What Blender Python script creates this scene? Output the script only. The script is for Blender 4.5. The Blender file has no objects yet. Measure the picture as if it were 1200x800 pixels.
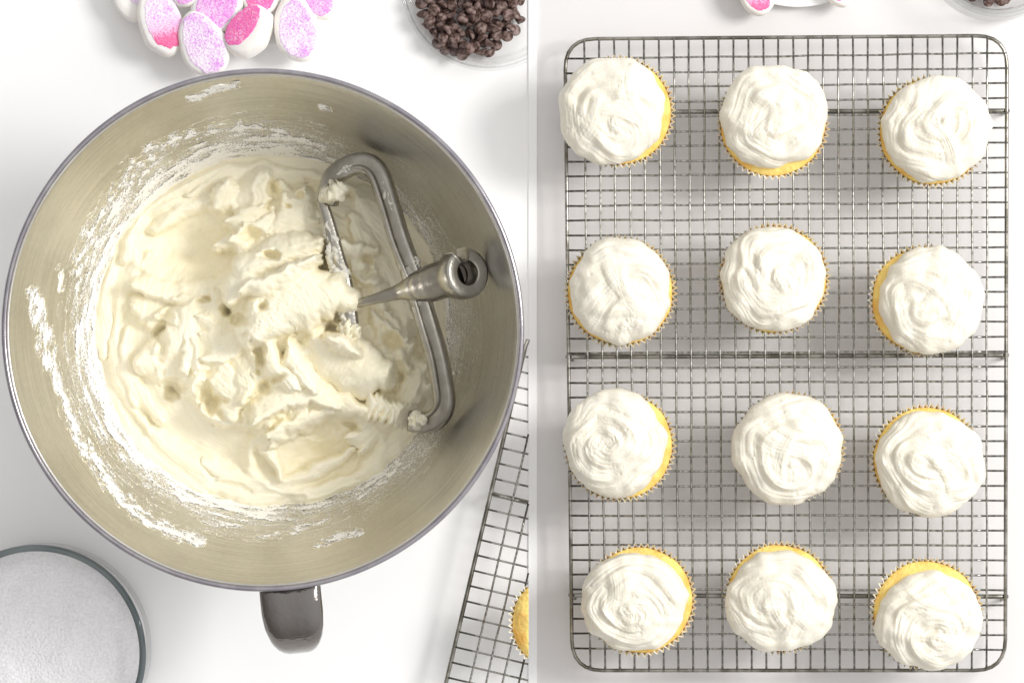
import bpy, bmesh, math, random
import numpy as np
from mathutils import Vector, Matrix, Euler
R = math.radians
rng = random.Random(7)
C = bpy.context.scene.collection
scene = bpy.context.scene

# ---------------------------------------------------------------- camera, light, exposure
S = 0.0005          # metres per photo pixel on the table
D = 2.5             # camera height
cam_d = bpy.data.cameras.new('camera'); cam = bpy.data.objects.new('camera', cam_d); C.objects.link(cam)
cam.location = (0, 0, D); cam.rotation_euler = (0, 0, 0)
cam_d.sensor_width = 36; cam_d.lens = 36 * D / (1200 * S); cam_d.clip_start = 0.05; cam_d.clip_end = 50
scene.camera = cam
w = bpy.data.worlds.new('World'); scene.world = w; w.use_nodes = True
bgn = w.node_tree.nodes['Background']
bgn.inputs['Strength'].default_value = 0.58
# a white room: brightest towards the window side (right, upper), dimmer towards the far wall on the left
_n = w.node_tree.nodes; _l = w.node_tree.links.new
_tc = _n.new('ShaderNodeTexCoord'); _dp = _n.new('ShaderNodeVectorMath'); _dp.operation = 'DOT_PRODUCT'; _dp.inputs[1].default_value = (0.80, 0.28, 0.53)
_l(_tc.outputs['Generated'], _dp.inputs[0])
_mr = _n.new('ShaderNodeMapRange'); _mr.interpolation_type = 'SMOOTHSTEP'; _mr.inputs['From Min'].default_value = -0.7; _mr.inputs['From Max'].default_value = 1.0; _l(_dp.outputs['Value'], _mr.inputs['Value'])
_mx = _n.new('ShaderNodeMix'); _mx.data_type = 'RGBA'; _mx.inputs[6].default_value = (0.52, 0.485, 0.45, 1); _mx.inputs[7].default_value = (1.55, 1.56, 1.58, 1)
_l(_mr.outputs['Result'], _mx.inputs[0]); _l(_mx.outputs[2], bgn.inputs['Color'])
def area(name, loc, target, sx, sy, power, col):
    l = bpy.data.lights.new(name, 'AREA'); l.shape = 'RECTANGLE'; l.size = sx; l.size_y = sy; l.energy = power; l.color = col
    o = bpy.data.objects.new(name, l); C.objects.link(o); o.location = loc
    o.rotation_euler = (Vector(target) - Vector(loc)).to_track_quat('-Z', 'Y').to_euler()
    return o
area('window_light', (1.25, 0.42, 1.35), (0.05, 0, 0), 0.55, 0.55, 21, (1.0, 0.985, 0.96))
scene.view_settings.view_transform = 'Standard'; scene.view_settings.look = 'None'
scene.view_settings.exposure = 0.27; scene.view_settings.gamma = 1
scene.render.engine = 'CYCLES'
scene.cycles.max_bounces = 8; scene.cycles.diffuse_bounces = 5; scene.cycles.transparent_max_bounces = 16
scene.cycles.use_denoising = True

def P(px, py, z=0.0):
    k = S * (D - z) / D
    return Vector(((px - 600) * k, (400 - py) * k, z))

# ---------------------------------------------------------------- noise in numpy
def _h(ix, iy, seed):
    h = (ix.astype(np.int64) * 374761393 + iy.astype(np.int64) * 668265263 + seed * 974634777) & 0xffffffff
    h = ((h ^ (h >> 13)) * 1274126177) & 0xffffffff
    return (h ^ (h >> 16)) & 0xffffffff
def perlin(x, y, seed=0):
    x, y = np.broadcast_arrays(np.asarray(x, float), np.asarray(y, float))
    xi, yi = np.floor(x), np.floor(y); xf, yf = x - xi, y - yi
    def g(dx, dy):
        a = _h(xi + dx, yi + dy, seed) / 4294967296.0 * 2 * math.pi
        return np.cos(a) * (xf - dx) + np.sin(a) * (yf - dy)
    u = xf * xf * xf * (xf * (xf * 6 - 15) + 10); v = yf * yf * yf * (yf * (yf * 6 - 15) + 10)
    a = g(0, 0) * (1 - u) + g(1, 0) * u; b = g(0, 1) * (1 - u) + g(1, 1) * u
    return (a * (1 - v) + b * v) * 1.5
def fbm(x, y, seed=0, o=4):
    s = 0; a = 1.0
    for i in range(o):
        s = s + a * perlin(x * 2 ** i, y * 2 ** i, seed + i * 17); a *= 0.5
    return s
def sstep(a, b, x):
    t = np.clip((x - a) / (b - a), 0, 1); return t * t * (3 - 2 * t)

# ---------------------------------------------------------------- materials
def mat(name, col, rough=0.5, metal=0.0, sss=0.0, spec=0.5, bump=0.0, bscale=200.0, var=0.0, vscale=30.0, col2=None, vlo=.4, vhi=.6, aniso=0, stretch=None):
    m = bpy.data.materials.new(name); m.use_nodes = True; nt = m.node_tree; b = nt.nodes['Principled BSDF']
    b.inputs['Base Color'].default_value = (*col, 1); b.inputs['Roughness'].default_value = rough; b.inputs['Metallic'].default_value = metal
    b.inputs['Specular IOR Level'].default_value = spec
    if sss:
        b.inputs['Subsurface Weight'].default_value = sss; b.inputs['Subsurface Radius'].default_value = (1.0, 0.75, 0.4); b.inputs['Subsurface Scale'].default_value = 0.004
    tc = nt.nodes.new('ShaderNodeTexCoord'); src = tc.outputs['Object']
    if stretch:
        mp = nt.nodes.new('ShaderNodeMapping'); mp.inputs['Scale'].default_value = stretch; nt.links.new(src, mp.inputs['Vector']); src = mp.outputs['Vector']
    if col2 is not None:
        n = nt.nodes.new('ShaderNodeTexNoise'); n.inputs['Scale'].default_value = vscale; n.inputs['Detail'].default_value = 4
        nt.links.new(src, n.inputs['Vector'])
        r = nt.nodes.new('ShaderNodeMapRange'); r.inputs['From Min'].default_value = vlo; r.inputs['From Max'].default_value = vhi; nt.links.new(n.outputs['Fac'], r.inputs['Value'])
        mx = nt.nodes.new('ShaderNodeMix'); mx.data_type = 'RGBA'; mx.inputs[6].default_value = (*col, 1); mx.inputs[7].default_value = (*col2, 1)
        nt.links.new(r.outputs['Result'], mx.inputs[0]); nt.links.new(mx.outputs[2], b.inputs['Base Color'])
    if bump:
        n = nt.nodes.new('ShaderNodeTexNoise'); n.inputs['Scale'].default_value = bscale; n.inputs['Detail'].default_value = 5
        nt.links.new(src, n.inputs['Vector'])
        bp = nt.nodes.new('ShaderNodeBump'); bp.inputs['Distance'].default_value = bump; bp.inputs['Strength'].default_value = 1
        nt.links.new(n.outputs['Fac'], bp.inputs['Height']); nt.links.new(bp.outputs['Normal'], b.inputs['Normal'])
    return m
M = {}
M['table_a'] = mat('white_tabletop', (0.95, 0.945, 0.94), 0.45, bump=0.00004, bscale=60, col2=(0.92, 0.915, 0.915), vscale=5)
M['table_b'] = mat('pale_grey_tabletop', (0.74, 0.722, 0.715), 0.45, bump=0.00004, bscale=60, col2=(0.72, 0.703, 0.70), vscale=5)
M['strip'] = mat('bright_white_paint', (0.97, 0.97, 0.97), 0.6)
M['frost'] = mat('buttercream', (0.92, 0.855, 0.65), 0.42, sss=0.15, spec=0.3, bump=0.0002, bscale=200, col2=(0.93, 0.87, 0.69), vscale=35)
M['icing'] = mat('white_buttercream', (0.80, 0.755, 0.64), 0.42, sss=0.2, spec=0.3, bump=0.00012, bscale=350, col2=(0.815, 0.775, 0.67), vscale=60)
M['cake'] = mat('yellow_sponge', (0.92, 0.67, 0.20), 0.75, sss=0.2, bump=0.0012, bscale=420, col2=(0.80, 0.43, 0.08), vscale=70, vlo=.42, vhi=.68)
M['liner'] = mat('waxed_paper', (0.96, 0.94, 0.88), 0.6, sss=0.6, col2=(0.95, 0.89, 0.76), vscale=60)
M['wire'] = mat('dark_chromed_wire', (0.46, 0.45, 0.42), 0.26, 1.0, bump=0.00006, bscale=500, col2=(0.20, 0.19, 0.165), vscale=110)
M['frame'] = mat('worn_steel_rod', (0.36, 0.345, 0.31), 0.25, 1.0, bump=0.00008, bscale=500, col2=(0.16, 0.15, 0.125), vscale=90)
M['alu'] = mat('burnished_aluminium', (0.44, 0.415, 0.365), 0.3, 1.0, bump=0.00015, bscale=700, col2=(0.38, 0.36, 0.31), vscale=150)
M['rim'] = mat('polished_steel_rim', (0.40, 0.38, 0.40), 0.2, 1.0, bump=0.00006, bscale=300, col2=(0.32, 0.30, 0.33), vscale=90)
M['handle'] = mat('dark_cast_steel', (0.20, 0.185, 0.175), 0.13, 1.0, bump=0.0009, bscale=75, col2=(0.20, 0.185, 0.17), vscale=700)
M['chip'] = mat('bloomed_chocolate', (0.062, 0.029, 0.021), 0.5, spec=0.4, bump=0.00012, bscale=700, col2=(0.33, 0.235, 0.215), vscale=330, vlo=.42, vhi=.72)
M['marsh'] = mat('marshmallow_white', (0.93, 0.89, 0.85), 0.6, sss=0.4, bump=0.0002, bscale=300)
M['plate'] = mat('glazed_white', (0.90, 0.895, 0.89), 0.2)
M['dust'] = mat('powdered_sugar', (0.93, 0.93, 0.93), 0.8, bump=0.0004, bscale=900)
M['film'] = mat('wall_film_of_buttercream', (0.93, 0.905, 0.85), 0.5, sss=0.1, bump=0.0005, bscale=500)
def film_alpha(m):      # a smear is thick where it was wiped on and breaks up into specks at its margins
    nt = m.node_tree; L = nt.links.new; b = nt.nodes['Principled BSDF']
    a = nt.nodes.new('ShaderNodeAttribute'); a.attribute_name = 'cover'; tc = nt.nodes.new('ShaderNodeTexCoord')
    n = nt.nodes.new('ShaderNodeTexNoise'); n.inputs['Scale'].default_value = 900; n.inputs['Detail'].default_value = 3; L(tc.outputs['Object'], n.inputs['Vector'])
    q = nt.nodes.new('ShaderNodeMath'); q.operation = 'MULTIPLY_ADD'; q.inputs[1].default_value = 3.2; L(n.outputs['Fac'], q.inputs[0]); L(a.outputs['Fac'], q.inputs[2])
    r = nt.nodes.new('ShaderNodeMapRange'); r.inputs['From Min'].default_value = 1.55; r.inputs['From Max'].default_value = 2.15; L(q.outputs[0], r.inputs['Value']); L(r.outputs['Result'], b.inputs['Alpha'])
film_alpha(M['film'])
M['residue'] = mat('thin_buttercream', (0.80, 0.76, 0.66), 0.45, sss=0.2, bump=0.0005, bscale=350)
def sugar_mat(name, base, dark, lo, hi, hot=None, axis=1):
    m = bpy.data.materials.new(name); m.use_nodes = True; nt = m.node_tree; b = nt.nodes['Principled BSDF']; L = nt.links.new
    b.inputs['Roughness'].default_value = 0.35
    tc = nt.nodes.new('ShaderNodeTexCoord')
    n = nt.nodes.new('ShaderNodeTexNoise'); n.inputs['Scale'].default_value = 1000; n.inputs['Detail'].default_value = 4; L(tc.outputs['Object'], n.inputs['Vector'])
    n2 = nt.nodes.new('ShaderNodeTexNoise'); n2.inputs['Scale'].default_value = 75; n2.inputs['Detail'].default_value = 2; L(tc.outputs['Object'], n2.inputs['Vector'])
    ad = nt.nodes.new('ShaderNodeMath'); ad.operation = 'MULTIPLY_ADD'; ad.inputs[1].default_value = 0.6; L(n2.outputs['Fac'], ad.inputs[0]); L(n.outputs['Fac'], ad.inputs[2])
    r = nt.nodes.new('ShaderNodeMapRange'); r.inputs['From Min'].default_value = lo; r.inputs['From Max'].default_value = hi; L(ad.outputs[0], r.inputs['Value'])
    c = nt.nodes.new('ShaderNodeMix'); c.data_type = 'RGBA'; c.inputs[6].default_value = (0.93, 0.86, 0.93, 1)
    v = nt.nodes.new('ShaderNodeTexVoronoi'); v.inputs['Scale'].default_value = 1100; L(tc.outputs['Object'], v.inputs['Vector'])
    sp = nt.nodes.new('ShaderNodeSeparateColor'); L(v.outputs['Color'], sp.inputs[0])
    d = nt.nodes.new('ShaderNodeMix'); d.data_type = 'RGBA'; d.inputs[6].default_value = (*base, 1); d.inputs[7].default_value = (*dark, 1); L(sp.outputs[0], d.inputs[0])
    out = d.outputs[2]
    if hot:
        s = nt.nodes.new('ShaderNodeSeparateXYZ'); L(tc.outputs['Object'], s.inputs[0])
        rr = nt.nodes.new('ShaderNodeMapRange'); rr.inputs['From Min'].default_value = 0.011; rr.inputs['From Max'].default_value = 0.000; wob = nt.nodes.new('ShaderNodeMath'); wob.operation = 'MULTIPLY_ADD'; wob.inputs[1].default_value = 0.022; L(n.outputs['Fac'], wob.inputs[0]); L(s.outputs['Y'], wob.inputs[2]); L(wob.outputs[0], rr.inputs['Value'])
        e = nt.nodes.new('ShaderNodeMix'); e.data_type = 'RGBA'; L(rr.outputs['Result'], e.inputs[0]); L(out, e.inputs[6]); e.inputs[7].default_value = (*hot, 1); out = e.outputs[2]
        mx = nt.nodes.new('ShaderNodeMath'); mx.operation = 'MAXIMUM'; L(rr.outputs['Result'], mx.inputs[0]); L(r.outputs['Result'], mx.inputs[1]); fac = mx.outputs[0]
    else: fac = r.outputs['Result']
    L(fac, c.inputs[0]); L(out, c.inputs[7]); L(c.outputs[2], b.inputs['Base Color'])
    bp = nt.nodes.new('ShaderNodeBump'); bp.inputs['Distance'].default_value = 0.0005; L(n.outputs['Fac'], bp.inputs['Height']); L(bp.outputs['Normal'], b.inputs['Normal'])
    return m
M['s_pale'] = sugar_mat('pale_violet_sugar', (0.72, 0.28, 0.80), (0.80, 0.40, 0.85), 0.70, 0.98)
M['s_violet'] = sugar_mat('violet_pink_sugar', (0.88, 0.36, 0.80), (0.76, 0.22, 0.72), 0.50, 0.88)
M['s_hot'] = sugar_mat('hot_pink_sugar', (0.92, 0.20, 0.44), (0.84, 0.12, 0.48), 0.36, 0.72)
M['s_mix'] = sugar_mat('violet_and_hot_pink_sugar', (0.72, 0.28, 0.80), (0.80, 0.35, 0.85), 0.72, 1.0, hot=(0.90, 0.15, 0.36))
def glass_mat(name, tint, edge):
    m = bpy.data.materials.new(name); m.use_nodes = True; nt = m.node_tree; L = nt.links.new
    nt.nodes.remove(nt.nodes['Principled BSDF']); out = nt.nodes['Material Output']
    lw = nt.nodes.new('ShaderNodeLayerWeight'); lw.inputs['Blend'].default_value = 0.5
    cr = nt.nodes.new('ShaderNodeMix'); cr.data_type = 'RGBA'; cr.inputs[6].default_value = (*tint, 1); cr.inputs[7].default_value = (*edge, 1)
    pw = nt.nodes.new('ShaderNodeMath'); pw.operation = 'POWER'; pw.inputs[1].default_value = 1.6; L(lw.outputs['Facing'], pw.inputs[0]); L(pw.outputs[0], cr.inputs[0])
    t = nt.nodes.new('ShaderNodeBsdfTransparent'); L(cr.outputs[2], t.inputs['Color'])
    g = nt.nodes.new('ShaderNodeBsdfGlossy'); g.inputs['Roughness'].default_value = 0.03
    fp = nt.nodes.new('ShaderNodeMath'); fp.operation = 'POWER'; fp.inputs[1].default_value = 5; L(lw.outputs['Facing'], fp.inputs[0]); fr = nt.nodes.new('ShaderNodeMath'); fr.operation = 'MULTIPLY_ADD'; fr.inputs[1].default_value = .6; fr.inputs[2].default_value = .035; L(fp.outputs[0], fr.inputs[0])
    mx = nt.nodes.new('ShaderNodeMixShader'); L(fr.outputs[0], mx.inputs[0]); L(t.outputs[0], mx.inputs[1]); L(g.outputs[0], mx.inputs[2]); L(mx.outputs[0], out.inputs['Surface'])
    return m
M['glass'] = glass_mat('clear_glass', (0.995, 0.995, 0.995), (0.975, 0.98, 0.98))
M['glass_rim'] = mat('thick_glass_edge', (0.10, 0.125, 0.13), 0.08, 0.0, spec=0.8, col2=(0.16, 0.19, 0.19), vscale=25)
M['clear_rim'] = glass_mat('clear_glass_edge', (0.99, 0.99, 0.99), (0.84, 0.87, 0.88))
M['sugar'] = mat('white_granulated_sugar', (0.965, 0.955, 0.96), 0.45, bump=0.0006, bscale=650, col2=(0.84, 0.82, 0.84), vscale=700, vlo=.35, vhi=.7)

def steel_bowl_mat():
    m = bpy.data.materials.new('brushed_steel_bowl'); m.use_nodes = True; nt = m.node_tree; L = nt.links.new; b = nt.nodes['Principled BSDF']
    tc = nt.nodes.new('ShaderNodeTexCoord'); s = nt.nodes.new('ShaderNodeSeparateXYZ'); L(tc.outputs['Object'], s.inputs[0])
    def mth(op, a, bb=None, cc=None):
        n = nt.nodes.new('ShaderNodeMath'); n.operation = op
        for i, v in enumerate((a, bb, cc)):
            if v is None: continue
            if isinstance(v, (int, float)): n.inputs[i].default_value = v
            else: L(v, n.inputs[i])
        return n.outputs[0]
    r = mth('SQRT', mth('ADD', mth('MULTIPLY', s.outputs['X'], s.outputs['X']), mth('MULTIPLY', s.outputs['Y'], s.outputs['Y'])))
    cb = nt.nodes.new('ShaderNodeCombineXYZ')   # horizontal spun rings: fine in z, long around
    ang = mth('ARCTAN2', s.outputs['Y'], s.outputs['X'])
    L(mth('MULTIPLY', mth('COSINE', ang), 1.5), cb.inputs[0]); L(mth('MULTIPLY', mth('SINE', ang), 1.5), cb.inputs[1]); L(mth('MULTIPLY', s.outputs['Z'], 900), cb.inputs[2])
    n = nt.nodes.new('ShaderNodeTexNoise'); n.inputs['Scale'].default_value = 1.5; n.inputs['Detail'].default_value = 4; L(cb.outputs[0], n.inputs['Vector'])
    g = nt.nodes.new('ShaderNodeTexNoise'); g.inputs['Scale'].default_value = 350; g.inputs['Detail'].default_value = 3; L(tc.outputs['Object'], g.inputs['Vector'])
    blot = nt.nodes.new('ShaderNodeTexNoise'); blot.inputs['Scale'].default_value = 28; blot.inputs['Detail'].default_value = 4; L(tc.outputs['Object'], blot.inputs['Vector'])
    mix = nt.nodes.new('ShaderNodeMix'); mix.data_type = 'RGBA'; mix.inputs[6].default_value = (0.47, 0.46, 0.448, 1); mix.inputs[7].default_value = (0.72, 0.71, 0.69, 1)
    f = mth('ADD', mth('MULTIPLY', n.outputs['Fac'], 0.75), mth('ADD', mth('MULTIPLY', g.outputs['Fac'], 0.20), mth('MULTIPLY', blot.outputs['Fac'], 0.35)))
    mr = nt.nodes.new('ShaderNodeMapRange'); mr.inputs['From Min'].default_value = 0.45; mr.inputs['From Max'].default_value = 0.85; L(f, mr.inputs['Value'])
    L(mr.outputs['Result'], mix.inputs[0])
    # sugar dust: specks that thin out up the wall, and a few long smears of film
    v = nt.nodes.new('ShaderNodeTexNoise'); v.inputs['Scale'].default_value = 1100; v.inputs['Detail'].default_value = 2; L(tc.outputs['Object'], v.inputs['Vector'])
    big = nt.nodes.new('ShaderNodeTexNoise'); big.inputs['Scale'].default_value = 40; big.inputs['Detail'].default_value = 3; L(tc.outputs['Object'], big.inputs['Vector'])
    dens = nt.nodes.new('ShaderNodeMapRange'); dens.inputs['From Min'].default_value = 0.096; dens.inputs['From Max'].default_value = 0.131; dens.inputs['To Min'].default_value = 0.10; dens.inputs['To Max'].default_value = -0.20
    L(mth('ADD', r, mth('MULTIPLY', mth('SUBTRACT', big.outputs['Fac'], 0.5), -0.035)), dens.inputs['Value'])
    val = mth('ADD', v.outputs['Fac'], dens.outputs['Result'])
    mk = nt.nodes.new('ShaderNodeMapRange'); mk.inputs['From Min'].default_value = 0.54; mk.inputs['From Max'].default_value = 0.62; L(val, mk.inputs['Value'])
    # inside only (outer wall shows no dust)
    mix2 = nt.nodes.new('ShaderNodeMix'); mix2.data_type = 'RGBA'; L(mk.outputs['Result'], mix2.inputs[0]); L(mix.outputs[2], mix2.inputs[6]); mix2.inputs[7].default_value = (0.90, 0.89, 0.88, 1)
    L(mix2.outputs[2], b.inputs['Base Color'])
    L(mth('SUBTRACT', 1.0, mth('MULTIPLY', mk.outputs['Result'], 0.9)), b.inputs['Metallic'])
    L(mth('ADD', mth('MULTIPLY', n.outputs['Fac'], 0.12), 0.25), b.inputs['Roughness'])
    bp = nt.nodes.new('ShaderNodeBump'); bp.inputs['Distance'].default_value = 0.00003; L(mth('ADD', n.outputs['Fac'], mk.outputs['Result']), bp.inputs['Height']); L(bp.outputs['Normal'], b.inputs['Normal'])
    return m
M['bowl'] = steel_bowl_mat()

# ---------------------------------------------------------------- object helpers
def mesh(name, verts, faces, m, parent=None, smooth=True, loc=(0, 0, 0)):
    me = bpy.data.meshes.new(name)
    if isinstance(verts, np.ndarray): verts = verts.tolist()
    if isinstance(faces, np.ndarray): faces = faces.tolist()
    me.from_pydata(verts, [], faces); me.materials.append(m)
    if smooth: me.polygons.foreach_set('use_smooth', [True] * len(me.polygons))
    me.update()
    o = bpy.data.objects.new(name, me); C.objects.link(o); o.location = loc
    if parent: o.parent = parent
    return o
def tag(o, label, cat, group=None, kind=None):
    o['label'] = label; o['category'] = cat
    if group: o['group'] = group
    if kind: o['kind'] = kind
    return o
def empty(name, loc, label, cat, group=None, rz=0):
    o = bpy.data.objects.new(name, None); C.objects.link(o); o.location = loc; o.rotation_euler = (0, 0, rz); o.empty_display_size = 0.02
    return tag(o, label, cat, group)
def spline(pts, n):
    """Catmull-Rom through the points (any dimension), n samples."""
    p = np.array(pts, float); p = np.vstack([2 * p[0] - p[1], p, 2 * p[-1] - p[-2]]); k = len(p) - 3
    out = []
    for t in np.linspace(0, k - 1e-6, n):
        i = int(t); f = t - i; a, b, c, d = p[i:i + 4]
        out.append(0.5 * ((2 * b) + (-a + c) * f + (2 * a - 5 * b + 4 * c - d) * f * f + (-a + 3 * b - 3 * c + d) * f ** 3))
    return np.array(out)
def sweep(path, wh, seg=12, up=(0, 0, 1), closed=False, power=2.0, cap=True):
    """Sweep a superellipse section (half width w, half height h) along a 3-D path; up keeps the h side."""
    p = np.array(path, float); n = len(p); V = []; up = np.array(up, float)
    for i in range(n):
        if closed: t = p[(i + 1) % n] - p[i - 1]
        else: t = p[min(i + 1, n - 1)] - p[max(i - 1, 0)]
        t /= np.linalg.norm(t) + 1e-12
        s = np.cross(t, up); s /= np.linalg.norm(s) + 1e-12; u = np.cross(s, t)
        ww, hh = wh[i] if isinstance(wh, (list, np.ndarray)) else wh
        for k in range(seg):
            a = 2 * math.pi * (k + .5) / seg; ca, sa = math.cos(a), math.sin(a)
            V.append(p[i] + s * ww * math.copysign(abs(ca) ** (2 / power), ca) + u * hh * math.copysign(abs(sa) ** (2 / power), sa))
    F = []
    for i in range(n if closed else n - 1):
        j = (i + 1) % n
        for k in range(seg):
            k2 = (k + 1) % seg; F.append((i * seg + k, i * seg + k2, j * seg + k2, j * seg + k))
    if cap and not closed:
        F.append(tuple(range(seg))[::-1]); F.append(tuple((n - 1) * seg + k for k in range(seg)))
    return [tuple(map(float, v)) for v in V], F
def lathe(prof, seg=96, c=(0, 0)):
    V = []; F = []
    for r, z in prof:
        for k in range(seg):
            a = 2 * math.pi * k / seg; V.append((c[0] + r * math.cos(a), c[1] + r * math.sin(a), z))
    for i in range(len(prof) - 1):
        for k in range(seg):
            k2 = (k + 1) % seg; F.append((i * seg + k, i * seg + k2, (i + 1) * seg + k2, (i + 1) * seg + k))
    return V, F
def cut_x(o, X, fill=True):
    """Slice away everything of this mesh beyond world x = X (the seam)."""
    off = Vector((0, 0, 0)); q = o
    mw = Matrix.LocRotScale(o.location, o.rotation_euler, o.scale)
    if o.parent: mw = Matrix.LocRotScale(o.parent.location, o.parent.rotation_euler, o.parent.scale) @ mw
    inv = mw.inverted(); bm = bmesh.new(); bm.from_mesh(o.data)
    no = (mw.to_3x3().transposed() @ Vector((1, 0, 0))).normalized(); co = inv @ Vector((X, 0, 0)) if True else None
    co = mw.inverted() @ Vector((X, mw.translation.y, mw.translation.z))
    r = bmesh.ops.bisect_plane(bm, geom=bm.verts[:] + bm.edges[:] + bm.faces[:], plane_co=co, plane_no=no, clear_outer=True)
    if fill:
        ed = [e for e in r['geom_cut'] if isinstance(e, bmesh.types.BMEdge)]
        if ed: bmesh.ops.holes_fill(bm, edges=ed, sides=0)
    n = len(bm.verts); o.data = o.data.copy() if o.data.users > 1 else o.data
    bm.to_mesh(o.data); bm.free(); o.data.update(); return n
SEAM = 19 * S          # the line where the left setting ends

# ---------------------------------------------------------------- the two tabletops and the strip between them
def slab(name, x0, x1, m, z=0.0):
    o = mesh(name, [(x0, -1.2, z), (x1, -1.2, z), (x1, 1.2, z), (x0, 1.2, z), (x0, -1.2, z - .02), (x1, -1.2, z - .02), (x1, 1.2, z - .02), (x0, 1.2, z - .02)],
             [(0, 1, 2, 3), (4, 7, 6, 5), (0, 4, 5, 1), (1, 5, 6, 2), (2, 6, 7, 3), (3, 7, 4, 0)], m, smooth=False)
    o['kind'] = 'structure'; return o
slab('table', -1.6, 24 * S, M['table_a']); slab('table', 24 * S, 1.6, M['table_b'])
bm = bmesh.new(); bmesh.ops.create_cube(bm, size=1)
for v in bm.verts: v.co = Vector((SEAM + 0.0001 + (v.co.x + .5) * 10 * S, v.co.y * 1.0, 0.0010 + (v.co.z + .5) * 0.0008))
bmesh.ops.bevel(bm, geom=bm.edges[:], offset=0.00005, segments=1, affect='EDGES')
me = bpy.data.meshes.new('divider_strip'); bm.to_mesh(me); bm.free(); me.materials.append(M['strip'])
o = bpy.data.objects.new('divider_strip', me); C.objects.link(o); o.location.z = -0.0008
tag(o, 'narrow bright white strip running straight between the two tabletops', 'divider strip')

# ---------------------------------------------------------------- steel mixing bowl
BZ = 0.160; k = S * (D - BZ) / D
BX, BY = (308 - 600) * k, (400 - 386.5) * k
RR = 303 * k
inner = [(0.0002, .005), (.03, .005), (.055, .008), (.075, .017), (.089, .030), (.099, .047), (.108, .066), (.117, .088), (.1255, .112), (.1325, .135), (.1375, .152), (RR - .0020, BZ - .001)]
inner = spline(inner, 60)
def wall_z(r): return np.interp(r, inner[:, 0], inner[:, 1])
bowl = empty('mixing_bowl', (BX, BY, 0), 'large brushed steel mixing bowl full of pale frosting, dark strap handle at its front', 'mixing bowl')
outer = [(max(r + (.0018 if r > .05 else 0), .0002), z - (.0012 if r > .1 else .0022)) for r, z in inner[::-1]]
v, f = lathe([tuple(p) for p in inner] + outer, 220)
body = mesh('body', v, f, M['bowl'], bowl)
v, f = lathe([(0.040, 0.0032), (0.052, 0.006), (0.055, 0.0002), (0.050, 0.0002), (0.0485, 0.003)], 96); mesh('foot_ring', v, f, M['rim'], bowl)
ring = [(RR * math.cos(a), RR * math.sin(a), BZ) for a in np.linspace(0, 2 * math.pi, 240, endpoint=False)]
v, f = sweep(ring, (0.0016, 0.0020), 12, closed=True); mesh('rim', v, f, M['rim'], bowl)
# handle: a wide strap that leaves under the rim and bends down
ha = R(-84.2)
hp = [(-.1425, .1515), (-.152, .1515), (-.163, .147), (-.1725, .134), (-.1745, .112), (-.168, .090), (-.150, .076), (-.118, .072)]
hs = spline(hp, 44); path = []
for y, z in hs: path.append((-y * math.cos(ha), -y * math.sin(ha), z))
wh = [(np.interp(i / 43, [0, .2, .3, .38, .46, .55, 1], [.0170, .0170, .0162, .0146, .0120, .0095, .0090]), np.interp(i / 43, [0, .3, 1], [.0050, .0080, .006])) for i in range(44)]
P3 = np.array(path); V = []; F = []; seg = 24
side = np.array((-math.sin(ha), math.cos(ha), 0))
for i in range(44):
    t = P3[min(i + 1, 43)] - P3[max(i - 1, 0)]; t /= np.linalg.norm(t); u = np.cross(side, t); u *= np.sign(np.dot(u, [math.cos(ha), math.sin(ha), .6])) or 1
    for k_ in range(seg):
        a = 2 * math.pi * (k_ + .5) / seg; ca, sa = math.cos(a), math.sin(a)
        x = math.copysign(abs(ca) ** .85, ca); y = math.copysign(abs(sa) ** .9, sa)
        if y > 0: y *= 1 - .18 * (1 - x * x) ** 2
        V.append(P3[i] + side * x * wh[i][0] + u * y * wh[i][1])
for i in range(43):
    for k_ in range(seg): F.append((i * seg + k_, i * seg + (k_ + 1) % seg, (i + 1) * seg + (k_ + 1) % seg, (i + 1) * seg + k_))
mesh('handle', [tuple(map(float, q)) for q in V], F, M['handle'], bowl)

def bowl_xy(px, py, z=0.062):
    q = P(px, py, z); return q.x - BX, q.y - BY
def bowl_wall(px, py):
    z = .1
    for _ in range(12):
        x, y = bowl_xy(px, py, z); z = float(wall_z(math.hypot(x, y)))
    return x, y, z

# ---------------------------------------------------------------- frosting in the bowl
def envelope(x, y):
    e = 0.051 + .0022 * (-x * .8 - y * .6) / .1
    for px, py, s, a in ((348, 362, 56, .026), (385, 350, 40, .006), (410, 432, 34, .014), (290, 240, 70, .008), (235, 420, 60, .010), (340, 490, 45, .012), (440, 280, 55, .010), (440, 480, 35, .008), (330, 330, 30, .006), (150, 400, 90, .003)):
        cx, cy = bowl_xy(px, py); e = e + a * np.exp(-((x - cx) ** 2 + (y - cy) ** 2) / (2 * (s * .00049) ** 2))
    return e
NR, NT = 330, 900
rr = np.concatenate([np.linspace(0.0006, 0.1, 250), np.linspace(0.1, 0.1375, 81)[1:]]); tt = np.linspace(0, 2 * math.pi, NT, endpoint=False)
RG, TG = np.meshgrid(rr, tt, indexing='ij')
X0, Y0 = RG * np.cos(TG), RG * np.sin(TG)
wx = X0 + .0022 * fbm(X0 * 70, Y0 * 70, 3, 3); wy = Y0 + .0022 * fbm(X0 * 70 + 9, Y0 * 70 + 5, 5, 3)
base = envelope(X0, Y0)
Z = base - .004 + .0035 * fbm(X0 * 22, Y0 * 22, 11, 3)
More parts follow.
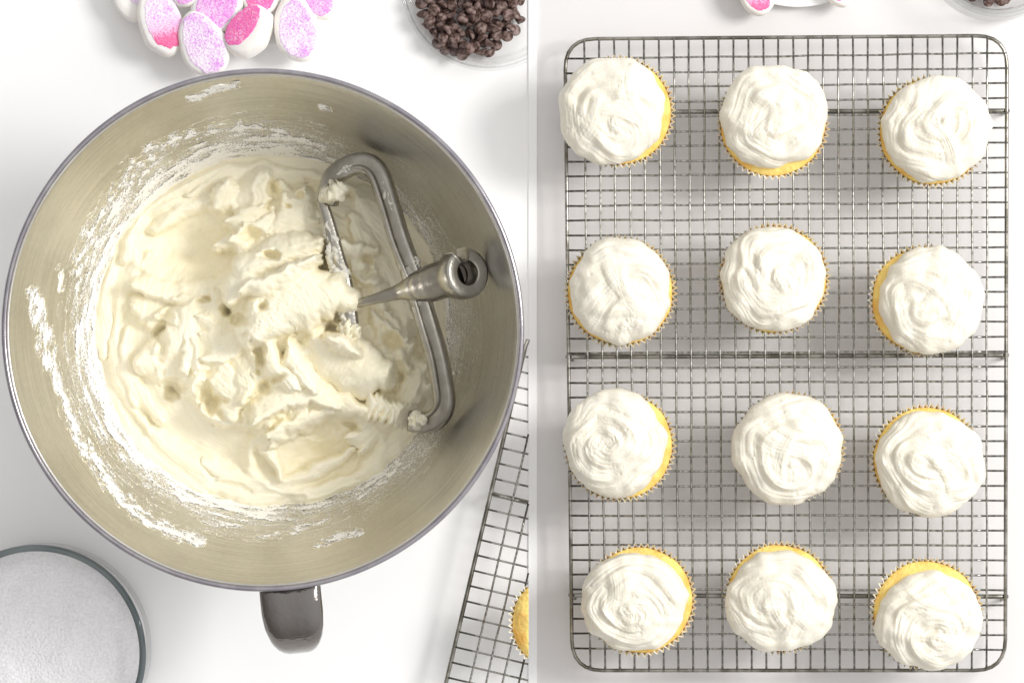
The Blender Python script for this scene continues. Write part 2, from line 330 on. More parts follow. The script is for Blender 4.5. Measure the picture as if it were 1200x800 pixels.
# wide smooth scoops (hollows with a lifted lip)
def hollow(px, py, rx, ry, ang, depth, lip=.002):
    global Z
    cx, cy = bowl_xy(px, py); c, s = math.cos(ang), math.sin(ang); ux, uy = (wx - cx), (wy - cy)
    a = (ux * c + uy * s) / (rx * .00049); b = (-ux * s + uy * c) / (ry * .00049); q = np.sqrt(a * a + b * b)
    Z = Z - depth * (1 - sstep(0, 1, q)) + lip * np.exp(-((q - 1.05) / .13) ** 2)
hollow(225, 290, 66, 52, R(-15), .014, .006); hollow(370, 532, 76, 44, R(10), .015, .006); hollow(285, 245, 24, 42, R(30), .012, .003)
hollow(205, 500, 60, 45, 0, .004, .001); hollow(400, 275, 18, 40, R(-60), .004)
SW = []
def stroke(pts, width, h, z=None, asym=.0, seed=0, streak=.0003, soft=.0013, p=.5, lift=0.0):
    """A ribbon of frosting laid along pts (photo px): rounded section, one side steep, fine streaks along it."""
    global Z
    q = np.array([bowl_xy(a, b) for a, b in pts]); q = spline(q, max(6, 3 * len(pts)))
    wd = width * .00049; h = h * 1.3 if width < 30 else h
    x0, x1, y0, y1 = q[:, 0].min() - wd * 1.3, q[:, 0].max() + wd * 1.3, q[:, 1].min() - wd * 1.3, q[:, 1].max() + wd * 1.3
    msk = (wx > x0) & (wx < x1) & (wy > y0) & (wy < y1)
    if not msk.any(): return
    ax, ay = wx[msk], wy[msk]; best = np.full(ax.shape, 1e9); sg = np.zeros_like(ax); tq = np.zeros_like(ax); n = len(q) - 1
    for i in range(n):
        dx, dy = q[i + 1] - q[i]; L2 = dx * dx + dy * dy + 1e-12
        t = np.clip(((ax - q[i, 0]) * dx + (ay - q[i, 1]) * dy) / L2, 0, 1)
        ex, ey = ax - q[i, 0] - t * dx, ay - q[i, 1] - t * dy; d = np.hypot(ex, ey); cr = np.sign(dx * ey - dy * ex)
        m2 = d < best; best[m2] = d[m2]; sg[m2] = cr[m2]; tq[m2] = ((i + t) / n)[m2]
    ww = wd * (0.35 + .65 * np.sin(np.clip(tq, 0.02, .98) * math.pi) ** .5) * (1 + .25 * perlin(tq * 5, 0 * tq + seed * 1.7, seed))
    s = best * sg / ww; u = np.where(s > asym, (s - asym) / (1 - asym), (s - asym) / (1 + asym))
    prof = np.clip(1 - np.abs(u) ** 2, 0, 1) ** p
    if z is None:
        mid = q[len(q) // 2]; z = float(envelope(np.array([mid[0]]), np.array([mid[1]]))[0]) - .002
    st = streak * (.45 if width > 30 else 1) * (perlin(s * 5 + seed, tq * 2.2, seed + 5) + .6 * perlin(s * 11, tq * 3, seed + 8))
    cand = z - .004 + (h + .004) * prof + lift * (tq - .5) + st
    cand = np.where(np.abs(u) < 1, cand, -1)
    zz = Z[msk]; kk = soft; hh = np.clip(.5 + .5 * (cand - zz) / kk, 0, 1)
    Z[msk] = np.where(cand > -.5, zz * (1 - hh) + cand * hh + kk * hh * (1 - hh), zz)
r2 = random.Random(21)
# broad sweeps round the wall
for i in range(26):
    cx, cy = 305, 392; rad = r2.uniform(150, 200); a0 = r2.uniform(0, 360); sp = r2.uniform(25, 60); dr = r2.uniform(-12, 12)
    pts = [(cx + (rad + dr * j / 4) * math.cos(R(a0 + sp * j / 4)), cy + (rad + dr * j / 4) * math.sin(R(a0 + sp * j / 4))) for j in range(5)]
    stroke(pts, r2.uniform(9, 20), r2.uniform(.0008, .0025), asym=r2.uniform(-.6, .6), seed=100 + i, p=.8, soft=.002)
# random ribbons over the middle, torn and overlapping
for i in range(70):
    zone = r2.choice([(340, 330, 85, 80), (240, 400, 55, 75), (350, 470, 80, 40), (430, 260, 45, 75), (310, 250, 60, 40), (460, 420, 30, 50), (250, 440, 60, 50)])
    px = zone[0] + r2.gauss(0, .5) * zone[2]; py = zone[1] + r2.gauss(0, .5) * zone[3]
    if math.hypot(px - 308, py - 392) > 195 or (math.hypot(px - 222, py - 285) < 58) or (math.hypot((px - 370) / 1.4, py - 535) < 38) or math.hypot(px - 355, py - 350) < 40 or math.hypot(px - 412, py - 432) < 28: continue
    th = math.atan2(py - 392, px - 308) + math.pi / 2 + r2.gauss(0, .8); ln = r2.uniform(28, 75); cv = r2.uniform(-.9, .9)
    pts = []
    for j in range(5):
        t = j / 4 - .5; pts.append((px + ln * t * math.cos(th + cv * t), py + ln * t * math.sin(th + cv * t)))
    stroke(pts, r2.uniform(11, 28), r2.uniform(.003, .0095), asym=r2.choice([-.7, .7, -.45, .45]), seed=200 + i, p=r2.choice([.5, .65, .8]), lift=r2.uniform(-.007, .007), streak=.00035, soft=.0020)
E = lambda px, py: float(envelope(*[np.array([q]) for q in bowl_xy(px, py)])[0])
# features of the photograph
stroke([(150, 300), (165, 240), (215, 210), (280, 205), (350, 215)], 22, .004, asym=.4, seed=1, p=.8)
stroke([(160, 330), (215, 345), (262, 332), (290, 300)], 15, .006, asym=-.6, seed=2, p=.6)
stroke([(255, 290), (285, 278), (330, 262), (372, 262)], 15, .005, asym=.5, seed=3)
stroke([(262, 215), (282, 240), (292, 275)], 12, .005, asym=-.6, seed=4)
stroke([(330, 215), (345, 245), (360, 282)], 16, .005, asym=.5, seed=31)
stroke([(300, 262), (330, 240), (372, 246)], 12, .005, asym=-.5, seed=32)
stroke([(272, 350), (288, 322), (325, 300), (375, 287)], 24, .013, asym=-.35, seed=5, p=.5)
stroke([(285, 340), (320, 335), (352, 322), (375, 305)], 14, .017, asym=.55, seed=6)
stroke([(300, 390), (330, 360), (375, 345), (405, 350)], 38, .016, asym=-.2, seed=7, p=.5)
stroke([(300, 350), (300, 385), (318, 425), (345, 452)], 24, .013, asym=.4, seed=8)
stroke([(375, 400), (395, 415), (420, 432), (448, 440)], 36, .013, asym=.15, seed=9, p=.5)
stroke([(388, 395), (404, 405), (418, 412)], 16, .020, asym=.2, seed=10)
stroke([(345, 400), (352, 425), (372, 455)], 18, .012, asym=-.5, seed=11)
stroke([(360, 450), (395, 470), (430, 480)], 18, .009, asym=.4, seed=12)
stroke([(302, 488), (330, 462), (372, 455), (395, 470)], 22, .011, asym=-.7, seed=13)
stroke([(318, 512), (350, 497), (385, 482)], 14, .010, asym=.7, seed=14)
stroke([(190, 370), (215, 372), (235, 400), (240, 440)], 18, .008, asym=-.6, seed=15)
stroke([(205, 350), (235, 360), (262, 392)], 14, .008, asym=.6, seed=16)
stroke([(255, 425), (262, 455), (270, 485)], 24, .009, asym=.6, seed=17)
stroke([(228, 400), (232, 430), (228, 458)], 10, .010, asym=.3, seed=18)
stroke([(292, 485), (310, 520), (330, 560)], 8, .003, asym=.1, seed=19)
stroke([(180, 400), (176, 430), (188, 452)], 9, .004, asym=.7, seed=20)
stroke([(250, 560), (300, 578), (360, 582), (415, 562), (450, 520)], 12, .002, asym=.6, seed=21, p=.9)
stroke([(240, 540), (290, 560), (330, 565)], 14, .002, asym=-.6, seed=22, p=.9)
stroke([(420, 500), (440, 510), (455, 490)], 8, .004, asym=.6, seed=23)
stroke([(415, 255), (430, 290), (425, 330)], 16, .005, asym=-.6, seed=24)
stroke([(445, 245), (465, 300), (470, 340)], 14, .004, asym=.6, seed=25)
stroke([(430, 355), (460, 350), (480, 370)], 16, .005, asym=.6, seed=26)
stroke([(462, 395), (482, 420), (488, 460)], 12, .005, asym=-.7, seed=27)
stroke([(435, 365), (447, 385), (450, 400)], 9, .009, asym=.5, seed=33)
for i in range(8):   # the coil twisted round the beater's lower end
    cx = 434 + i * 7.6; cy = 476 + i * 2.0
    stroke([(cx - 3, cy - 13), (cx + 3, cy), (cx - 1, cy + 13)], 7.0, .0125 - .0006 * i, z=E(440, 480) + .001, asym=.35, seed=40 + i, p=.5, soft=.0006)
def pit(px, py, a, b, ang, d):
    global Z
    cx, cy = bowl_xy(px, py); c, s = math.cos(ang), math.sin(ang)
    u = ((wx - cx) * c + (wy - cy) * s) / (a * .00049); v_ = (-(wx - cx) * s + (wy - cy) * c) / (b * .00049)
    nz = perlin(X0 * 190, Y0 * 190, 55); Z = Z - d * 1.15 * (1 - sstep(.1, 1.35, np.sqrt(u * u + v_ * v_) * (1 + .45 * nz)))
for a in ((202, 455, 15, 13, 0, .013), (248, 468, 11, 24, R(20), .013), (190, 402, 7, 22, R(-5), .007), (196, 372, 9, 16, R(-30), .007), (294, 277, 13, 9, 0, .009), (318, 300, 13, 6, 0, .010), (268, 362, 7, 7, 0, .011), (284, 376, 9, 8, 0, .010),
          (305, 415, 7, 22, R(30), .012), (386, 300, 8, 20, R(15), .013), (392, 388, 13, 7, 0, .011), (458, 400, 14, 11, R(-20), .012), (464, 440, 9, 18, R(-20), .011), (352, 228, 5, 4, 0, .006), (340, 243, 4, 4, 0, .005), (312, 360, 6, 7, 0, .008),
          (330, 440, 12, 5, R(20), .008), (410, 500, 14, 4, R(-10), .006), (430, 320, 12, 6, 0, .006), (310, 452, 9, 9, 0, .010), (365, 506, 30, 8, R(8), .006), (240, 352, 8, 5, 0, .006), (432, 305, 5, 9, 0, .006)):
    pit(a[0], a[1], a[2], a[3], a[4], a[5])
def blur(a, it):
    for _ in range(it):
        a = .25 * np.roll(a, 1, 1) + .5 * a + .25 * np.roll(a, -1, 1); b = a.copy(); b[1:-1] = .25 * a[:-2] + .5 * a[1:-1] + .25 * a[2:]; a = b
    return a
Z = .6 * Z + .4 * blur(Z, 6)
Z += .00016 * perlin(np.hypot(X0 * 1.0 + .02, Y0 - .01) * 380 + 5 * fbm(X0 * 35, Y0 * 35, 7, 3), TG * 3, 61) + .00012 * perlin(RG * 1100, TG * 5, 62)
Z += .00018 * fbm(wx * 240, wy * 240, 77, 3) * sstep(.095, .06, RG) + .0003 * perlin(RG * 500, TG * 4, 78)
A = TG
# contact with the wall, torn edge, film and smears climbing the wall
WZ = wall_z(RG)
Z = np.minimum(Z, .0525 + .004 * np.cos(A - R(222)) + .9 * np.maximum(0, .1010 - RG) * 2 + .002 * perlin(TG * 3, RG * 60, 81) + .0012 * perlin(TG * 12, RG * 300, 82))
def ab(c, wdt): d = (A - R(c) + math.pi) % (2 * math.pi) - math.pi; return np.exp(-(d / R(wdt)) ** 2)
reach = .1030 + .011 * ab(95, 28) + .010 * ab(140, 30) + .012 * ab(200, 35) + .009 * ab(255, 30) + .005 * ab(15, 20) + .004 * ab(320, 20)
strk = fbm(RG * 420 + .4 * np.sin(A * 3), A * 5.5, 91, 3) + .35 * perlin(RG * 900, A * 14, 95)
mask = (reach - RG) / .010 + strk * 1.1 - .25
mask = np.maximum(mask, (.1000 + .0012 * perlin(A * 9, 0 * A, 96) - RG) / .002)
strk2 = fbm(RG * 520 + .8 * np.sin(A * 5), A * 16, 191, 4) + .3 * perlin(RG * 1500, A * 60, 195)
def smear(pts, width, gain=1.2):
    global mask
    q = spline([bowl_wall(a, b)[:2] for a, b in pts], 14); wd = width * .00047; best = np.full(RG.shape, 1e9)
    for i in range(13):
        dx, dy = q[i + 1] - q[i]; t = np.clip(((X0 - q[i, 0]) * dx + (Y0 - q[i, 1]) * dy) / (dx * dx + dy * dy + 1e-12), 0, 1)
        best = np.minimum(best, np.hypot(X0 - q[i, 0] - t * dx, Y0 - q[i, 1] - t * dy))
    mask = np.maximum(mask, gain * (1 - (best / wd) ** 2) * .8 - .25 + 1.25 * strk2)
smear([(40, 342), (50, 385), (60, 430)], 7.5); smear([(58, 420), (80, 480), (100, 530)], 5); smear([(98, 520), (135, 575), (180, 612), (235, 634)], 7); smear([(300, 632), (350, 620), (385, 606)], 3, .6)
smear([(372, 638), (400, 628), (424, 622)], 4.5, 1.0); smear([(418, 578), (440, 565), (468, 545)], 7, .9); smear([(222, 117), (250, 106), (279, 98)], 4, 1.5); smear([(262, 152), (310, 150), (380, 175)], 5, .9)
smear([(376, 125), (388, 129)], 3, 1.3); smear([(485, 285), (500, 310), (508, 320)], 8, .8); smear([(524, 395), (527, 420)], 3, .4); smear([(180, 175), (215, 160), (262, 150)], 5, .7); smear([(120, 265), (145, 220), (180, 180)], 9, .5)
smear([(153, 187), (156, 190)], 3, 1.2); smear([(92, 330), (100, 290), (120, 250)], 7, .5); smear([(70, 310), (72, 340)], 3, .9); smear([(510, 400), (518, 440)], 8, .35)
film = (mask > -.45)
zf = WZ + .0002 + .0011 * np.clip(mask, 0, 1.0) ** .8 + .0003 * perlin(RG * 700, A * 20, 97)
onwall = Z < zf
Z = np.where(onwall, np.where(film, zf, WZ - .0008), Z)
keep_v = (~onwall) | film | (RG < .09)
V = np.stack([X0, Y0, Z], -1).reshape(-1, 3)
V = np.vstack([V, [[0, 0, float(Z[0].mean())]]]); COV = np.append(np.clip(mask, -1, 1).reshape(-1), 1.0)
ii, jj = np.meshgrid(np.arange(NR - 1), np.arange(NT), indexing='ij'); j2 = (jj + 1) % NT
q = np.stack([ii * NT + jj, (ii + 1) * NT + jj, (ii + 1) * NT + j2, ii * NT + j2], -1).reshape(-1, 4)
kf = keep_v.reshape(-1); q = q[kf[q].any(1)]
faces = q.tolist() + [(j, (j + 1) % NT, NR * NT) for j in range(NT)]
used = np.zeros(len(V), bool); used[np.array(q).ravel()] = True; used[:NT] = True; used[-1] = True
remap = np.cumsum(used) - 1; faces = [tuple(int(remap[a]) for a in f_) for f_ in faces]
fr = mesh('frosting', V[used], faces, M['frost'], loc=(BX, BY, 0))
fr.data.materials.append(M['film'])
at = fr.data.attributes.new('cover', 'FLOAT', 'POINT'); at.data.foreach_set('value', COV[used].astype(np.float32))
ow = (onwall & film).reshape(-1)
fr.data.polygons.foreach_set('material_index', np.concatenate([ow[q].all(1).astype(np.int32), np.zeros(NT, np.int32)]))
tag(fr, 'cream coloured buttercream frosting heaped and smeared inside the steel mixing bowl', 'frosting')
def zfrost(px, py, z=.07):
    x, y = bowl_xy(px, py, z); i = int(np.argmin(abs(rr - math.hypot(x, y)))); j = int(round((math.atan2(y, x) % (2 * math.pi)) / (2 * math.pi) * NT)) % NT
    return float(Z[i, j])

# ---------------------------------------------------------------- flat beater lying in the bowl
bt_loc = P(440, 340, .075)
beater = empty('mixer_beater', (bt_loc.x, bt_loc.y, bt_loc.z), 'burnished metal flat beater leaning in the mixing bowl with frosting stuck to it', 'beater')
def bp_(px, py, z): return tuple(P(px, py, z) - bt_loc)
def bar(name, pts, wh, m, power=3.0, n=40, up=(0, 0, 1), seg=14):
    pp = [bp_(*p) for p in pts]; sp = spline(pp, n)
    if isinstance(wh, list): a = np.array(wh); xs = np.linspace(0, 1, len(wh)); wh = [(np.interp(i / (n - 1), xs, a[:, 0]), np.interp(i / (n - 1), xs, a[:, 1])) for i in range(n)]
    v, f = sweep(sp, wh, seg, up=up, power=power); return mesh(name, v, f, m, beater)
bar('frame_bar', [(384, 238, .078), (390, 210, .082), (408, 195, .086), (427, 191, .089), (443, 203, .092), (456, 240, .096), (468, 280, .100), (486, 330, .104), (500, 375, .102), (512, 415, .098), (519, 450, .093), (521, 472, .090), (514, 488, .085), (500, 495, .080), (482, 493, .074)], (.0060, .0040), M['alu'], 4.5, 90, up=(-.45, 0, .89))
bar('frame_edge', [(392, 213, .0855), (408, 199, .0895), (424, 196, .0925), (436, 208, .0960), (448, 243, .1000), (460, 283, .1040), (479, 331, .1080), (493, 377, .1060), (505, 417, .1020), (511, 450, .0970), (513, 470, .0935), (507, 482, .0885), (497, 489, .0838)], (.0013, .0012), M['alu'], 2, 80)
bar('inner_bar', [(377, 233, .078), (386, 262, .079), (396, 300, .081), (404, 330, .083), (409, 360, .084), (413, 392, .082)], [(.0030, .0035), (.0042, .0045), (.0045, .0045)], M['alu'], 3)
bar('neck', [(409, 358, .089), (440, 350, .096), (468, 342, .101), (485, 337, .105), (500, 333, .108)], [(.0020, .0025), (.0030, .003), (.0045, .0045), (.0085, .008), (.0095, .0095)], M['alu'], 2, 36)
bar('hub', [(480, 338, .104), (492, 335, .107), (505, 332, .110), (520, 327, .115), (536, 322, .120)], [(.0055, .006), (.0090, .0090), (.0105, .0105), (.0108, .0108), (.0108, .0108)], M['alu'], 2, 30, seg=32)
for pts_ in ([(478, 312, .1035), (486, 326, .105), (497, 333, .1075), (512, 331, .111)], [(493, 358, .1035), (492, 346, .105), (500, 337, .1085), (512, 332, .111)]):
    bar('web', pts_, [(.0050, .0035), (.0072, .0045), (.0085, .0055), (.0070, .0050)], M['alu'], 2.2, 20)
# slotted collar: C-shaped ring with a shaft hole
ax = Vector((0.56, 0.10, 0.82)).normalized(); e1 = ax.cross(Vector((0, 1, 0))).normalized(); e2 = ax.cross(e1).normalized()
if e2.y < 0: e2 = -e2
cc = Vector(bp_(541, 321, .122)); V = []; F = []; N = 56; a0 = R(90 - 18); gap = R(42)
prof = [(.0056, -.004), (.0056, .0058), (.0062, .0068), (.0106, .0068), (.0118, .0058), (.0122, .003), (.0120, -.004)]
for i in range(N + 1):
    a = a0 + gap / 2 + (2 * math.pi - gap) * i / N
    dr = e1 * math.cos(a) + e2 * math.sin(a)
    for r_, h_ in prof: V.append(tuple(cc + dr * r_ * 1.18 + ax * h_))
m_ = len(prof)
for i in range(N):
    for j in range(m_): F.append((i * m_ + j, i * m_ + (j + 1) % m_, (i + 1) * m_ + (j + 1) % m_, (i + 1) * m_ + j))
F.append(tuple(range(m_))); F.append(tuple(N * m_ + j for j in range(m_))[::-1])
o = mesh('slotted_collar', V, F, M['alu'], beater)
md = o.modifiers.new('bevel', 'BEVEL'); md.width = .0004; md.segments = 2; md.limit_method = 'ANGLE'
V = [tuple(cc + ax * -.006)] + [tuple(cc + ax * -.004 + (e1 * math.cos(a) + e2 * math.sin(a)) * .0100) for a in np.linspace(0, 2 * math.pi, 24, endpoint=False)]
mesh('socket_floor', V, [(0, 1 + i, 1 + (i + 1) % 24) for i in range(24)], M['handle'], beater)
def blob(name, pts, rad, m, parent, base, seed=0, n=26, seg=22, amp=.35):
    sp = spline([tuple(P(*p) - base) for p in pts], n); V = []; F = []
    for i in range(n):
        t = i / (n - 1); prof = math.sin(math.pi * min(max(t, .0), 1)) ** .5 + .02; a = sp[min(i + 1, n - 1)] - sp[max(i - 1, 0)]; a /= np.linalg.norm(a)
        s = np.cross(a, (0, 0, 1)); s /= np.linalg.norm(s) + 1e-9; u = np.cross(s, a)
        for k_ in range(seg):
            th = 2 * math.pi * k_ / seg; nn = float(perlin(np.array([math.cos(th) * 1.6 + seed]), np.array([math.sin(th) * 1.6 + t * len(pts) * 3]), seed)[0])
            V.append(tuple(sp[i] + (s * math.cos(th) + u * math.sin(th)) * rad * prof * (1 + amp * nn * 2)))
    for i in range(n - 1):
        for k_ in range(seg): F.append((i * seg + k_, i * seg + (k_ + 1) % seg, (i + 1) * seg + (k_ + 1) % seg, (i + 1) * seg + k_))
    F.append(tuple(range(seg))[::-1]); F.append(tuple((n - 1) * seg + k_ for k_ in range(seg)))
    return mesh(name, V, F, m, parent)
blob('frosting_residue', [(376, 222, .086), (386, 227, .087), (398, 222, .088), (404, 217, .087)], .0062, M['frost'], beater, bt_loc, 1, amp=.3)
blob('frosting_residue', [(384, 246, .079), (387, 275, .081), (394, 305, .083), (399, 335, .085), (404, 365, .086), (407, 388, .086)], .0032, M['residue'], beater, bt_loc, 2, n=60, amp=.75)
blob('frosting_residue', [(398, 378, .082), (410, 386, .084), (422, 396, .083)], .0060, M['frost'], beater, bt_loc, 3, amp=.4)
blob('frosting_residue', [(402, 350, .089), (408, 357, .090), (414, 366, .088)], .0030, M['residue'], beater, bt_loc, 4, amp=.6)

blob('frosting_residue', [(447, 208, .0965), (456, 232, .0985), (462, 252, .101)], .0014, M['residue'], beater, bt_loc, 6, n=40, amp=.9)
blob('frosting_residue', [(486, 300, .105), (490, 315, .1065)], .0016, M['residue'], beater, bt_loc, 7, n=24, amp=.9)
blob('frosting_residue', [(479, 492, .080), (490, 492, .084), (500, 490, .087)], .0034, M['frost'], beater, bt_loc, 8, n=40, amp=.6)
blob('frosting_residue', [(394, 205, .088), (405, 198, .0895), (415, 195, .091)], .0013, M['residue'], beater, bt_loc, 9, n=24, amp=.9)

# ---------------------------------------------------------------- wire racks
def unit_wire(seed, r, wob=.0003, n=14):
    q = random.Random(seed); pts = [(i / n, q.uniform(-wob, wob) if 0 < i < n else 0, 0) for i in range(n + 1)]
    V = []; F = []; sg = 8
    for x, y, z in pts:
        for k_ in range(sg): a = 2 * math.pi * k_ / sg; V.append((x, y + r * math.cos(a), z + r * math.sin(a)))
    for i in range(n):
        for k_ in range(sg): F.append((i * sg + k_, (i + 1) * sg + k_, (i + 1) * sg + (k_ + 1) % sg, i * sg + (k_ + 1) % sg))
    F.append(tuple(range(sg))); F.append(tuple(n * sg + k_ for k_ in range(sg))[::-1])
    me = bpy.data.meshes.new('wire'); me.from_pydata(V, [], F); me.materials.append(M['wire']); me.polygons.foreach_set('use_smooth', [True] * len(me.polygons)); return me
WM = [unit_wire(i, .00062) for i in range(6)]; WS = [unit_wire(i, .00060, .00003, 4) for i in range(2)]
def wire(a, b, parent, i):
    a = Vector(a); b = Vector(b); o = bpy.data.objects.new('wire', WM[i % 6] if (b - a).length > .15 else WS[i % 2]); C.objects.link(o); o.parent = parent; o.location = a - parent.location
    d = b - a; o.rotation_euler = (0, -math.atan2(d.z, math.hypot(d.x, d.y)), math.atan2(d.y, d.x)); o.scale = (d.length, 1, 1); return o
ZR = .022
rk = P(920, 415, 0)
rack = empty('cooling_rack', (rk.x, rk.y, 0), 'rectangular wire cooling rack holding the twelve frosted cupcakes', 'cooling rack')
TL, TR, BL, BRr = (662, 46), (1180, 42), (670.5, 785), (1178, 785)
def corner_loop(c, rad, z, n=7):
    out = []
    m_ = len(c)
    for i in range(m_):
        p0, p1, p2 = (np.array(c[i - 1], float), np.array(c[i], float), np.array(c[(i + 1) % m_], float))
        a = (p0 - p1) / np.linalg.norm(p0 - p1); b = (p2 - p1) / np.linalg.norm(p2 - p1)
        for t in np.linspace(0, 1, n): out.append(p1 + a * rad * (1 - t) ** 2 + b * rad * t ** 2)
        e0 = p1 + b * rad; e1_ = p2 - b * rad
        for t in np.linspace(0, 1, 16)[1:-1]: out.append(e0 + (e1_ - e0) * t)
    return [tuple(P(x, y, z)) for x, y in out]
lp = corner_loop([TL, TR, BRr, BL], 36, ZR - .0018)
v, f = sweep([tuple(Vector(p) - rack.location) for p in lp], (.00115, .00115), 10, closed=True); mesh('frame', v, f, M['frame'], rack)
def lerp(a, b, t): return a + (b - a) * t
nv, nh = 28, 41
def edge_cut(x):   # how far the rounded corner eats into a wire end, in px
    d = 34 - x
    return 0 if d <= 0 else 36 * (1 - math.sqrt(max(0, 1 - (d / 36) ** 2))) * .80
for i in range(nv):
    t = i / (nv - 1); xt, xb = lerp(684.5, 1157, t), lerp(692, 1156, t); e = edge_cut(min(22 + 17.4 * i, 22 + 17.4 * (nv - 1 - i)))
    yt = lerp(46, 42, t) + e; yb = 786 - e
    wire(P(xt, yt - 1, ZR), P(xb, yb + 1, ZR), rack, i)
for i in range(nh):
    t = i / (nh - 1); yl, yr = lerp(69, 759, t), lerp(62.5, 761, t); e = edge_cut(min(20 + 17.5 * i, 20 + 17.5 * (nh - 1 - i)))
    yf = (yl - 46) / 740; wire(P(lerp(661, 669.5, yf) + e - 1, yl, ZR - .0011), P(lerp(1181, 1179, yf) - e + 1, yr, ZR - .0011), rack, i + 3)
for yl, yr in ((131.5, 130), (418, 416), (697, 698.5)):
    yf = (yl - 46) / 740; xl, xr = lerp(661, 669.5, yf), lerp(1181, 1179, yf)
    z1 = ZR - .0036
    pts = [P(xl + 5, yl + 3, .0013), P(xl + 1, yl + 1, .008), P(xl, yl, z1 - .001), P(xl + 6, yl, z1), P(lerp(xl, xr, .5), lerp(yl, yr, .5), z1), P(xr - 6, yr, z1), P(xr, yr, z1 - .001), P(xr - 1, yr + 1, .008), P(xr - 5, yr + 3, .0013)]
    sp = np.array(pts) - np.array(rack.location); pp = []
    for a, b in zip(sp[:-1], sp[1:]):
        for t in np.linspace(0, 1, 7)[:-1]: pp.append(a + (b - a) * t)
    pp.append(sp[-1]); v, f = sweep(pp, (.0014, .0014), 10, up=(0, 1, 0)); mesh('support_leg', v, f, M['frame'], rack)

# second rack, at a slant under the right side of the bowl, ending at the seam
o0 = np.array((548., 692.)); dd = np.array((-.2300, .9732)); nn = np.array((.9732, .2300))
rk2 = P(560, 700, 0); rack2 = empty('cooling_rack', (rk2.x, rk2.y, 0), 'slanted cooling rack beside the steel bowl, holding the unfrosted cupcake', 'cooling rack')
T0, T1 = -316, 260     # along the side, from behind the bowl to beyond the lower frame edge
XC = 600 + SEAM / S * D / (D - .022)
def clip_pt(p, d):     # walk from p along d until the seam
    L = (XC - p[0]) / d[0]; return p + d * L
pa = o0 + dd * T1; pb = o0 + dd * (T0 + 22); cor = o0 + dd * T0; pc = cor + nn * 22
fr_pts = [tuple(pa), tuple(lerp(pa, pb, .33)), tuple(lerp(pa, pb, .66)), tuple(pb), tuple(cor * .75 + pb * .12 + pc * .13)]
end = pc if pc[0] < XC - 1 else clip_pt(cor, nn)
fr_pts.append(tuple(end))
seg_pts = []
for a, b in zip(fr_pts[:-1], fr_pts[1:]):
    for t in np.linspace(0, 1, 12)[:-1]: seg_pts.append(np.array(a) * (1 - t) + np.array(b) * t)
seg_pts.append(np.array(end)); seg_pts = [q_ for q_ in seg_pts if q_[0] < XC]
v, f = sweep([tuple(P(x, y, ZR - .0018) - rack2.location) for x, y in seg_pts], (.0013, .0013), 10); mesh('frame', v, f, M['frame'], rack2)
for i in range(7):      # lengthwise
    s0 = o0 + nn * (27 + 18.7 * i); a = s0 + dd * T1; tcut = (XC - s0[0]) / dd[0]; t0_ = max(T0 + 4, tcut)
    if t0_ < T1 - 5: wire(P(*a, ZR), P(*(s0 + dd * t0_), ZR), rack2, i)
for i in range(-17, 15):  # crosswise
    s0 = o0 + dd * (-6.5 + 18.4 * i)
    if T0 + 8 < -6.5 + 18.4 * i < T1: 
        e = clip_pt(s0, nn)
        if e[0] > s0[0] + 3: wire(P(*s0, ZR - .0011), P(*e, ZR - .0011), rack2, i + 30)
s0 = o0 + dd * (-117); e = clip_pt(s0, nn); a, b = P(*s0, ZR - .0036), P(*e, ZR - .0036)
v, f = sweep([tuple(Vector(q_) - rack2.location) for q_ in (P(*(s0 + nn * 5), .0013), P(*(s0 + nn * 1), .010), P(*s0, ZR - .0046), P(*(s0 + nn * 5), ZR - .0036), b)], (.0014, .0014), 10, up=(0, 1, 0)); mesh('support_leg', v, f, M['frame'], rack2)

# ---------------------------------------------------------------- cupcakes
def liner_mesh(npl=58, r0=.0225, r1=.0305, h=.030, seed=0):
    V = []; F = []; nt_ = npl * 6; q = random.Random(seed); rows = 7; jit = [q.uniform(.7, 1.25) for _ in range(npl)]; lh = [q.uniform(-.0006, .0005) for _ in range(npl)]
    for i in range(rows):
        t = i / (rows - 1); rad = r0 + (r1 - r0) * t ** 1.1 + (.0012 * max(0, t - .8) / .2); amp = .0004 + .0010 * t
        for j in range(nt_):
            p = (j % 6) / 6; tri = 1 - abs(2 * p - 1); tri = tri * 2 - 1; k_ = j // 6; a = 2 * math.pi * j / nt_
            rr_ = rad + amp * tri * jit[k_]; V.append((rr_ * math.cos(a), rr_ * math.sin(a), h * t + (lh[k_] + .0006 * tri) * (t > .95)))
    for i in range(rows - 1):
        for j in range(nt_): F.append((i * nt_ + j, i * nt_ + (j + 1) % nt_, (i + 1) * nt_ + (j + 1) % nt_, (i + 1) * nt_ + j))
    F.append(tuple(range(nt_))[::-1]); return V, F
def cake_mesh(r=.0302, h=.028, seed=0, dome=.007):
    nt_ = 72; V = []; F = []; prof = [(.0215, .001), (r * .98, h * .93), (r, h * .985)] + [(r * math.cos(a), h * .985 + dome * math.sin(a) ** .9) for a in np.linspace(.14, math.pi / 2 * .98, 11)]
    for i, (pr, z) in enumerate(prof):
        for j in range(nt_):
            a = 2 * math.pi * j / nt_; n_ = float(perlin(np.array([math.cos(a) * 2 + seed]), np.array([math.sin(a) * 2 + z * 120]), seed)[0])
            V.append((pr * (1 + .02 * n_) * math.cos(a), pr * (1 + .02 * n_) * math.sin(a), z + .0008 * n_))
    for i in range(len(prof) - 1):
        for j in range(nt_): F.append((i * nt_ + j, i * nt_ + (j + 1) % nt_, (i + 1) * nt_ + (j + 1) % nt_, (i + 1) * nt_ + j))
    F.append(tuple((len(prof) - 1) * nt_ + j for j in range(nt_))); F.append(tuple(range(nt_))[::-1]); return V, F
